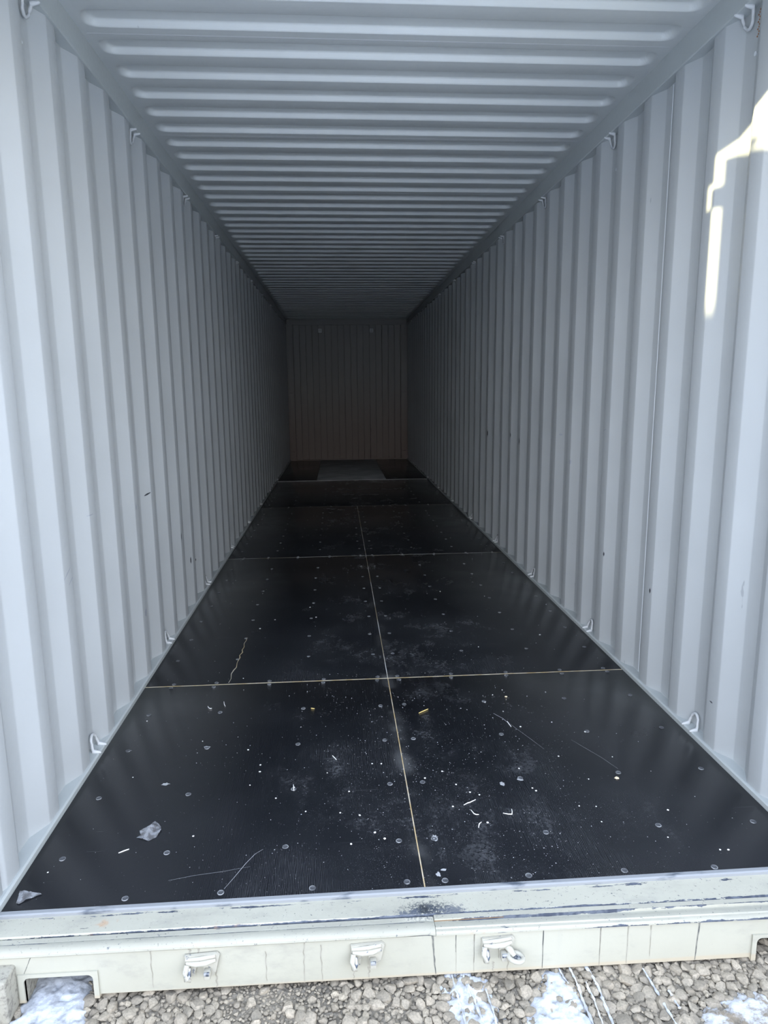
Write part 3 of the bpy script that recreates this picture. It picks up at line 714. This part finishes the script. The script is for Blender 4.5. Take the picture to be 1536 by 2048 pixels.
# snow shapes in plan (x, y), first so that stones can thin out there
def in_poly(x, y, P):
    c = False; j = len(P)-1
    for i in range(len(P)):
        if (P[i][1] > y) != (P[j][1] > y) and x < (P[j][0]-P[i][0])*(y-P[i][1])/(P[j][1]-P[i][1])+P[i][0]: c = not c
        j = i
    return c
snow_defs = [
    ('snow_patch', [(.02, .30), (.03, -.02), (.085, -.09), (.06, -.30), (.0, -.60), (.20, -.7), (.36, -.45), (.315, -.25), (.285, -.13), (.27, -.03), (.26, .30)], .016, 'snow', .30, 'thick blue-white snow under the left recess of the sill', 0),
    ('snow_patch', [(1.17, -.07), (1.175, -.16), (1.19, -.30), (1.22, -.55), (1.36, -.55), (1.35, -.26), (1.335, -.17), (1.31, -.07)], .010, 'snow', 1.0, 'thin broken snow on the gravel below the round eye loop keeper', 0),
    ('snow_patch', [(1.46, -.10), (1.44, -.15), (1.40, -.19), (1.37, -.27), (1.35, -.55), (1.62, -.60), (1.585, -.28), (1.565, -.20), (1.545, -.12), (1.53, -.10)], .012, 'snow', .55, 'bright smooth snow patch on the gravel right of the eye loop keeper', 0),
    ('snow_patch', [(1.79, -.29), (1.83, -.25), (1.90, -.225), (2.0, -.205), (2.10, -.20), (2.2, -.24), (2.3, -.5), (2.1, -.75), (1.8, -.6)], .014, 'snowd', .5, 'dirty brown-stained snow patch on the gravel at the right', 1)]
def snow_h(k, x, y):
    nm, P, h, mt, br, lb, dirty = snow_defs[k]
    if not in_poly(x, y, P): return -1
    d = min(math.hypot(x-(P[i-1][0]+t_*(P[i][0]-P[i-1][0])), y-(P[i-1][1]+t_*(P[i][1]-P[i-1][1]))) for i in range(len(P)) for t_ in (0, .25, .5, .75))
    n_ = noise.fractal(Vector((x*26, y*26, k*3.1)), .9, 2.1, 4) + .35*noise.noise(Vector((x*90, y*90, k)))
    f = min(1, d/.045)
    return h*(f**.6*(1+.15*n_)) - h*br*3.2*max(0, n_-.02+.30*(1-f)) - h*(1-f)*(.5+1.2*abs(n_))
for k, (nm, P, h, mt, br, lb, dirty) in enumerate(snow_defs):
    x0 = min(p[0] for p in P); x1 = max(p[0] for p in P); y0 = min(p[1] for p in P); y1 = max(p[1] for p in P); st = .0052
    nx = int((x1-x0)/st)+2; ny = int((y1-y0)/st)+2; idx = {}; V = []; F = []
    Hh = {}
    for j in range(ny):
        for i in range(nx):
            x = x0+i*st; y = y0+j*st; hh = snow_h(k, x, y) if (-.75 < y) else -1
            Hh[i, j] = hh
    for j in range(ny-1):
        for i in range(nx-1):
            q = [(i, j), (i+1, j), (i+1, j+1), (i, j+1)]
            if max(Hh[a] for a in q) > 0:
                f = []
                for a in q:
                    if a not in idx:
                        idx[a] = len(V); V.append((x0+a[0]*st, y0+a[1]*st, GZ - .004 + max(Hh[a], -.006)))
                    f.append(idx[a])
                F.append(f)
    o = link(nm, mesh(nm, V, F, 75), M[mt]); tag(o, lb, 'snow', None, 'stuff')
streaks = [([(1.745, -.14), (1.75, -.20), (1.752, -.26), (1.757, -.33), (1.762, -.42)], .0055, 'long thin snow streak at the right, fully white'), ([(1.782, -.212), (1.784, -.235), (1.786, -.262)], .005, 'short thin snow streak beside the long one at the right'),
           ([(1.515, -.10), (1.522, -.15), (1.528, -.17)], .004, 'faint snow streak ending at the bright patch'), ([(1.545, -.10), (1.552, -.17), (1.548, -.22), (1.551, -.30), (1.556, -.40)], .0055, 'snow streak along the right edge of the bright patch'),
           ([(1.59, -.10), (1.60, -.16), (1.603, -.19), (1.600, -.24), (1.598, -.33), (1.602, -.42)], .007, 'broad snow streak just right of the bright patch'), ([(1.575, -.17), (1.578, -.22), (1.574, -.28), (1.58, -.37)], .005, 'middle snow streak between the patch edge and the broad streak'),
           ([(1.222, -.09), (1.226, -.16), (1.232, -.22), (1.238, -.32)], .005, 'first snow streak below the keeper, nearest the central crack'), ([(1.262, -.15), (1.27, -.20), (1.278, -.27), (1.285, -.35)], .006, 'second snow streak below the round eye loop'),
           ([(1.25, -.08), (1.256, -.14), (1.262, -.19)], .004, 'snow streak starting at the sill edge below the keeper'), ([(1.305, -.17), (1.31, -.22), (1.312, -.30)], .004, 'third snow streak below the keeper, rightmost and faint')]
for pts, w, lb in streaks:
    bm = bmesh.new(); P2 = []
    for i in range(len(pts)-1):
        for s_ in range(7): P2.append((pts[i][0]+(pts[i+1][0]-pts[i][0])*s_/7 + random.uniform(-.0010, .0010), pts[i][1]+(pts[i+1][1]-pts[i][1])*s_/7, GZ + .0085 + random.uniform(-.002, .002)))
    P2.append((*pts[-1], GZ+.008)); add_tube(bm, P2, [w*(.25+.60*random.random()) for _ in P2], 8)
    for v in bm.verts: v.co.z = GZ + (v.co.z-GZ)*.62
    tag(link('snow_streak', bm_mesh('snow_streak', bm, 80), M['snow']), lb, 'snow', 'thin snow streaks fallen from the sill', 'stuff')
# stones
def stone_base(seed, sub=1):
    bm = bmesh.new(); bmesh.ops.create_icosphere(bm, subdivisions=sub, radius=1)
    r = random.Random(seed); ax = (1.28, r.uniform(.8, 1.15), r.uniform(.55, .8)); pl = []
    for _ in range(12):
        d = Vector((r.gauss(0, 1), r.gauss(0, 1), r.gauss(0, 1))).normalized(); pl.append((d, r.uniform(.52, .80)))
    for v in bm.verts:
        for d, q in pl:
            e_ = v.co.dot(d)
            if e_ > q: v.co -= d*(e_-q)
        v.co = Vector((v.co.x*ax[0], v.co.y*ax[1], v.co.z*ax[2]))
    return bm
bases = []
for k in range(10):
    bm = stone_base(k, 2); bases.append(bm_mesh('stone', bm, 28)); bases[-1].materials.append(M['stone'])
placed = []; cell = {}
def try_place(x, y, r, f=.70):
    gx_, gy_ = int(x/.04), int(y/.04)
    for a in range(-2, 3):
        for b in range(-2, 3):
            for (px, py, pr) in cell.get((gx_+a, gy_+b), []):
                if (px-x)**2+(py-y)**2 < ((pr+r)*f)**2: return False
    cell.setdefault((gx_, gy_), []).append((x, y, r)); placed.append((x, y, r)); return True
def dirt_zone(x, y): return .62 < x < .93 and y > -.5 and noise.noise(Vector((x*9, y*9, 2.)))+.5 > .25
fixed = [(.322, -.165, .017), (.37, -.215, .014), (.415, -.165, .0125), (.445, -.19, .014), (.48, -.215, .016), (.50, -.16, .010), (.53, -.145, .011), (.56, -.20, .011), (.60, -.155, .014), (.575, -.235, .012), (.655, -.16, .013), (.632, -.215, .015), (.69, -.155, .015), (.735, -.16, .007),
         (.82, -.205, .016), (.80, -.23, .010), (.81, -.175, .008), (.85, -.155, .013), (.91, -.185, .013), (.88, -.22, .011), (.345, -.24, .018), (.28, -.215, .012), (.30, -.25, .015), (1.43, -.13, .012), (.97, -.19, .011), (1.02, -.15, .010), (1.06, -.21, .012), (1.10, -.17, .011), (1.29, -.215, .009)]
for q in fixed: try_place(*q)
for rad, tries in ((.017, 1800), (.0135, 7000), (.0095, 12000), (.007, 26000), (.0048, 42000)):
    for _ in range(tries):
        x = random.uniform(-1.0, 3.2); y = random.uniform(-.75, .12) if random.random() < .75 else random.uniform(-.32, -.10); r = rad*random.uniform(.85, 1.2)
        if x > 2.6 or x < -.4:
            if rad < .008: continue
        if dirt_zone(x, y) and rad > .006 and random.random() < .93: continue
        inside = False
        for k in range(4):
            P = snow_defs[k][1]
            if in_poly(x, y, P) and snow_h(k, x, y) > .003: inside = True; break
        if inside and random.random() < (.97 if k in (0, 2) else .55): continue
        try_place(x, y, r)
vis = sorted([p for p in placed if -.02 < p[0] < 2.25 and -.31 < p[1] < -.10], key=lambda p: -p[2])
single = vis[:300]; sset = set(single)
for (x, y, r) in single:
    o = link('stone', random.choice(bases), None, gnd); o.location = (x, y, GZ - r*.02 - .003); o.scale = (r*1.05,)*3
    o.rotation_euler = (random.uniform(-.4, .4), random.uniform(-.4, .4), random.uniform(0, 6.28))
lows = []
for k in range(6):
    bm = stone_base(100+k, 1); bm.verts.ensure_lookup_table()
    lows.append((np.array([v.co[:] for v in bm.verts]), np.array([[v.index for v in f.verts] for f in bm.faces]))); bm.free()
VV = []; FF = []; off = 0
for p in placed:
    if p in sset: continue
    x, y, r = p; bv, bf = lows[random.randrange(6)]; a = random.uniform(0, 6.28); c_, s_ = math.cos(a), math.sin(a)
    v = bv*r*1.08; v = np.c_[v[:, 0]*c_-v[:, 1]*s_, v[:, 0]*s_+v[:, 1]*c_, v[:, 2]] + np.array([x, y, GZ - r*.05 - .004 + random.uniform(-.002, .002)])
    VV.append(v); FF.append(bf+off); off += len(v)
VV = np.concatenate(VV); FF = np.concatenate(FF)
me = bpy.data.meshes.new('gravel'); me.from_pydata(VV.tolist(), [], FF.tolist()); me.update()
o = link('gravel', me, M['stone2'], gnd); o['kind'] = 'stuff'

# added unseen container at the left, placed to block low sun from gravel and sill
nb = empty('sun_blocker_container', (-6.2, -3.4, GZ)); tag(nb, 'added cream container out of view to the left, placed to block the sun', 'container')
pr = []; y = -3.0
while y < 3.0: pr += [(0, y), (0, y+.07), (-.036, y+.14), (-.036, y+.21)]; y += .28
pr += [(0, 3.0)]
V = [(u, v, z_) for z_ in (.16, 3.0) for u, v in pr]; n = len(pr); F = [(i, i+1, n+i+1, n+i) for i in range(n-1)]
link('side_panel', mesh('side_panel', V, F, 10), M['fascia'], nb)
box('bottom_rail', (-.06, -3.05, 0.02), (.02, 3.05, .17), M['fascia'], nb, .004); box('top_rail', (-.06, -3.05, 2.97), (.02, 3.05, 3.07), M['fascia'], nb, .004)
box('roof', (-2.4, -3.05, 3.03), (-.02, 3.05, 3.07), M['fascia'], nb); box('far_side', (-2.42, -3.05, .0), (-2.38, 3.05, 3.07), M['fascia'], nb)
box('end_panel', (-2.4, 3.0, .0), (.0, 3.05, 3.07), M['fascia'], nb); box('end_panel', (-2.4, -3.05, .0), (.0, -3.0, 3.07), M['fascia'], nb)

# ------------------------------------------------------------------ debris on the floor
def film(P, label, seed, z=.0, curl=.0):
    r = random.Random(seed); cx = sum(p[0] for p in P)/len(P); cy = sum(p[1] for p in P)/len(P)
    bm = bmesh.new(); vs = [bm.verts.new((p[0], p[1], 0)) for p in P]; f = bm.faces.new(vs); bm.normal_update(); bmesh.ops.triangulate(bm, faces=[f]); bmesh.ops.subdivide_edges(bm, edges=bm.edges[:], cuts=2, use_grid_fill=True)
    for v in bm.verts:
        v.co.z = .0012 + curl*abs(noise.noise(Vector((v.co.x*45, v.co.y*45, seed)))) + .3*curl*abs(noise.noise(Vector((v.co.x*130, v.co.y*130, seed))))
    bm.verts.ensure_lookup_table()
    r_ = bmesh.ops.solidify(bm, geom=bm.faces[:], thickness=.0006)
    me = bm_mesh('film', bm, 40)
    for v in me.vertices: v.co.x -= cx; v.co.y -= cy; v.co.z = max(v.co.z, .0003)
    o = link('plastic_scrap', me, M['film']); o.location = (cx, cy, z); tag(o, label, 'plastic scrap'); return o
def folded(P, Q, label):
    cx = sum(p[0] for p in P)/len(P); cy = sum(p[1] for p in P)/len(P)
    V = [(x-cx, y-cy, z) for x, y, z in P+Q[0]]; F = Q[1]; bm = bmesh.new(); vs = [bm.verts.new(v) for v in V]
    for f in F: bm.faces.new([vs[i] for i in f])
    o = link('plastic_scrap', bm_mesh('scrap', bm), M['film']); o.location = (cx, cy, .0005); tag(o, label, 'plastic scrap'); return o
folded([(.283, .332, .004), (.300, .350, .002), (.322, .371, .010), (.334, .366, .004), (.347, .350, .001), (.352, .332, .006), (.345, .300, .001), (.325, .282, .001), (.305, .290, .005), (.292, .314, .001), (.281, .302, .001)],
       ([(.318, .345, .016), (.330, .325, .006), (.308, .318, .010)], [(0, 1, 11), (1, 2, 11), (2, 3, 11), (3, 4, 11), (4, 12, 11), (4, 5, 12), (5, 6, 12), (6, 7, 12), (7, 8, 13), (7, 13, 12), (12, 13, 11), (8, 9, 13), (9, 0, 13), (0, 11, 13), (9, 8, 10)]),
       'crumpled clear plastic scrap on the black floor near the left wall')
#film([(.283, .332), (.296, .349), (.32, .37), (.332, .366), (.341, .353), (.351, .332), (.344, .292), (.325, .282), (.302, .303), (.292, .318)], 'crumpled clear plastic scrap on the black floor near the left wall', 3, curl=.022)
o = film([(.018, .088), (.037, .087), (.058, .080), (.075, .078), (.086, .071), (.063, .058), (.050, .050), (.038, .037), (.030, .040)], 'flat triangular clear plastic scrap in the left front floor corner', 5, curl=.006)
def strand(name, pts, r, mat, label, cat, group=None):
    cx, cy = pts[0]; bm = bmesh.new(); P = []
    for i in range(len(pts)-1):
        for s_ in range(3): f = s_/3; P.append((pts[i][0]*(1-f)+pts[i+1][0]*f-cx, pts[i][1]*(1-f)+pts[i+1][1]*f-cy, r))
    P.append((pts[-1][0]-cx, pts[-1][1]-cy, r)); add_tube(bm, P, [r*(.6+.4*math.sin(math.pi*(i+.5)/len(P))) for i in range(len(P))], 6)
    o = link(name, bm_mesh(name, bm, 50), mat); o.location = (cx, cy, .0); tag(o, label, cat, group); return o
strand('straw', [(1.276, 1.058), (1.300, 1.077), (1.321, 1.092)], .0022, M['straw'], 'yellow straw lying just right of the centre seam behind the first sheet middle', 'straw')
strand('straw', [(.803, 1.147), (.819, 1.141)], .0018, M['straw'], 'tiny yellow straw bit beside a screw left of the centre seam', 'straw')
for pts, lb in [([(.901, .740), (.916, .710)], 'short white splinter left of the centre seam, at the middle of the first sheet'), ([(.248, .232), (.262, .241), (.275, .248)], 'thin white splinter in front of the crumpled plastic scrap'),
                ([(1.349, .385), (1.363, .395), (1.372, .398), (1.395, .412)], 'long broken white splinter right of the centre seam'), ([(1.368, .355), (1.374, .335), (1.380, .330), (1.389, .329)], 'curved white shaving in front of the long broken splinter'),
                ([(1.471, .33), (1.488, .323), (1.499, .322), (1.503, .335), (1.505, .349)], 'L-shaped white shaving on the right sheet'), ([(1.374, .262), (1.378, .275), (1.381, .282), (1.389, .289)], 'comma-shaped pale shaving on the right sheet'),
                ([(1.641, .953), (1.643, .927), (1.646, .905)], 'slim white shaving far back on the first right sheet'), ([(.404, 1.247), (.411, 1.216), (.418, 1.20)], 'curled pale shaving near the first cross joint, left sheet'),
                ([(.339, 1.208), (.345, 1.192), (.353, 1.184), (.361, 1.186)], 'small curved pale shaving, left of the curled one'), ([(.766, .518), (.764, .535), (.762, .556)], 'upright white sliver on the left sheet, right of the plastic scrap')]:
    strand('wood_shaving', pts, .0017, M['white'], lb, 'shaving')
def chip(x, y, r, mat, label, cat='chip', group=None, name='paint_chip', flat=.35):
    bm = bmesh.new(); bmesh.ops.create_icosphere(bm, subdivisions=1, radius=1)
    for v in bm.verts: v.co = Vector((v.co.x*r*random.uniform(.7, 1.2), v.co.y*r*random.uniform(.7, 1.3), (v.co.z*.5+.5)*r*flat*2))
    o = link(name, bm_mesh(name, bm), mat); o.location = (x, y, 0); o.rotation_euler.z = random.random()*6; tag(o, label, cat, group); return o
chip(1.694, 1.183, .0065, M['tan'], 'tan wood chip near the first cross joint, right sheet', name='wood_chip')
chip(1.930, .498, .0085, M['tan'], 'larger tan wood chip on the right sheet nearer the wall', name='wood_chip')
CHIPS = [(0.632, 0.651), (0.169, 0.654), (0.375, 0.897), (0.929, 0.378), (0.994, 0.359), (1.086, 0.668), (1.051, 0.671), (0.458, 1.498), (0.606, 0.567), (1.039, 0.266), (1.068, 0.233), (0.706, 0.479), (0.813, 0.395), (0.629, 0.698), (0.882, 0.623), (0.461, 0.295), (0.961, 0.498), (0.962, 0.216), (0.102, 1.09), (0.568, 0.813), (1.827, 0.93), (1.646, 1.044), (1.693, 1.256), (1.685, 0.902), (1.769, 0.662), (1.595, 0.591), (2.024, 0.302), (1.793, 0.341), (1.78, 0.26), (1.737, 0.348), (1.827, 0.502), (1.409, 0.286), (1.238, 0.558), (1.344, 0.508), (1.384, 0.457), (1.307, 0.597), (1.31, 0.381), (1.609, 0.464), (1.617, 0.447), (1.414, 0.44), (1.586, 1.138), (1.972, 0.641), (1.937, 0.837), (0.537, 2.355), (0.744, 2.58), (2.087, 0.097), (2.112, 0.095), (1.957, 0.167), (0.765, 0.54), (0.789, 2.377), (0.462, 2.202), (1.64, 2.846), (1.694, 1.799), (2.082, 1.947), (1.637, 1.209), (0.065, 0.163)]
LM = [(.32, .33, 'the crumpled plastic scrap'), (.05, .065, 'the triangular plastic scrap'), (1.30, 1.075, 'the yellow straw'), (.81, 1.145, 'the tiny straw bit'), (.91, .725, 'the short white splinter'), (.262, .24, 'the thin splinter by the scrap'),
      (1.37, .40, 'the long broken splinter'), (1.378, .337, 'the curved white shaving'), (1.495, .33, 'the L-shaped shaving'), (1.38, .275, 'the comma-shaped shaving'), (1.643, .93, 'the slim far shaving'), (.41, 1.22, 'the curled pale shaving'),
      (.764, .537, 'the upright white sliver'), (1.694, 1.183, 'the small tan wood chip'), (1.948, .513, 'the larger tan wood chip'), (1.168, 1.438, 'the first joint crossing'), (.40, 1.8, 'the pale crack in the left sheet'), (1.168, 3.947, 'the second joint crossing'), (2.33, .80, 'the nearest right floor ring'), (.01, .84, 'the nearest left floor ring'), (1.168, 2.69, 'the middle of the second centre seam'), (1.165, .03, 'the front end of the centre seam')]
slots = {}
for i, (x, y) in enumerate(CHIPS):
    d, k = min((math.hypot(x-a, y-b), k) for k, (a, b, n_) in enumerate(LM)); dx, dy = x-LM[k][0], y-LM[k][1]
    w = ('right of' if dx > 0 else 'left of') if abs(dx) > abs(dy) else ('behind' if dy > 0 else 'in front of')
    slots.setdefault((k, w), []).append((d, i))
chip_labels = {}
for (k, w), q in slots.items():
    for r_, (d, i) in enumerate(sorted(q)): chip_labels[i] = 'tiny white chip %s %s%s' % (w, LM[k][2], '' if len(q) == 1 else (', closest to it', ', second closest', ', third closest', ', fourth closest', ', fifth closest', ', sixth closest', ', seventh closest', ', eighth closest')[r_])
for i, (x, y) in enumerate(CHIPS):
    chip(x, y, random.uniform(.0024, .0044)*(1.5 if y > 1.7 else 1), M['white'], chip_labels[i], group='white chips scattered on the floor')
# dried chalky patches, part of the sheets
def blotch(x, y, rx, ry, sheet):
    V = [(x, y, .0005)]; n = 14
    for k in range(n):
        a = 2*math.pi*k/n; q = random.uniform(.6, 1.15); V.append((x+rx*q*math.cos(a), y+ry*q*math.sin(a), .0004))
    link('dried_patch', mesh('dried_patch', V, [(0, 1+k, 1+(k+1) % n) for k in range(n)]), M['patch'], sheet)
for a in [(1.582, .521, .012, .010, 1), (1.214, .062, .008, .010, 1), (1.232, .080, .010, .006, 1), (1.225, .225, .010, .016, 1), (1.51, .50, .010, .014, 1), (.40, .85, .014, .008, 0), (.30, .60, .016, .010, 0)]: blotch(*a[:4], sheets[a[4]][0])
# crumbs nobody could count
VV = []; FF = []; off = 0
tet = np.array([(1, 0, 0), (-.5, .87, 0), (-.5, -.87, 0), (0, 0, 1.1)]); tf = np.array([(0, 1, 3), (1, 2, 3), (2, 0, 3)])
cl = [(1.2+.35*rng.normal(), abs(rng.normal())*.9) for _ in range(26)]
for i in range(2300):
    if i % 3: c0 = cl[rng.integers(len(cl))]; x = c0[0]+.12*rng.normal(); y = c0[1]+.14*rng.normal()
    else: x = rng.uniform(.05, 2.3); y = rng.uniform(.03, 1) ** 1.4*6
    if not (.03 < x < 2.32 and .02 < y < 7): continue
    r = (.0006+.0012*rng.random()**4)*(1+.30*min(y, 3)); a = rng.uniform(0, 6.28); v = tet*r*np.array([1, rng.uniform(.6, 1.8), .7]); v = np.c_[v[:, 0]*math.cos(a)-v[:, 1]*math.sin(a), v[:, 0]*math.sin(a)+v[:, 1]*math.cos(a), v[:, 2]]+np.array([x, y, .0001])
    VV.append(v); FF.append(tf+off); off += 4
me = bpy.data.meshes.new('crumbs'); me.from_pydata(np.concatenate(VV).tolist(), [], np.concatenate(FF).tolist()); me.update()
tag(link('floor_crumbs', me, M['crumb']), 'fine pale crumbs and sawdust strewn over the black floor', 'crumbs', None, 'stuff')
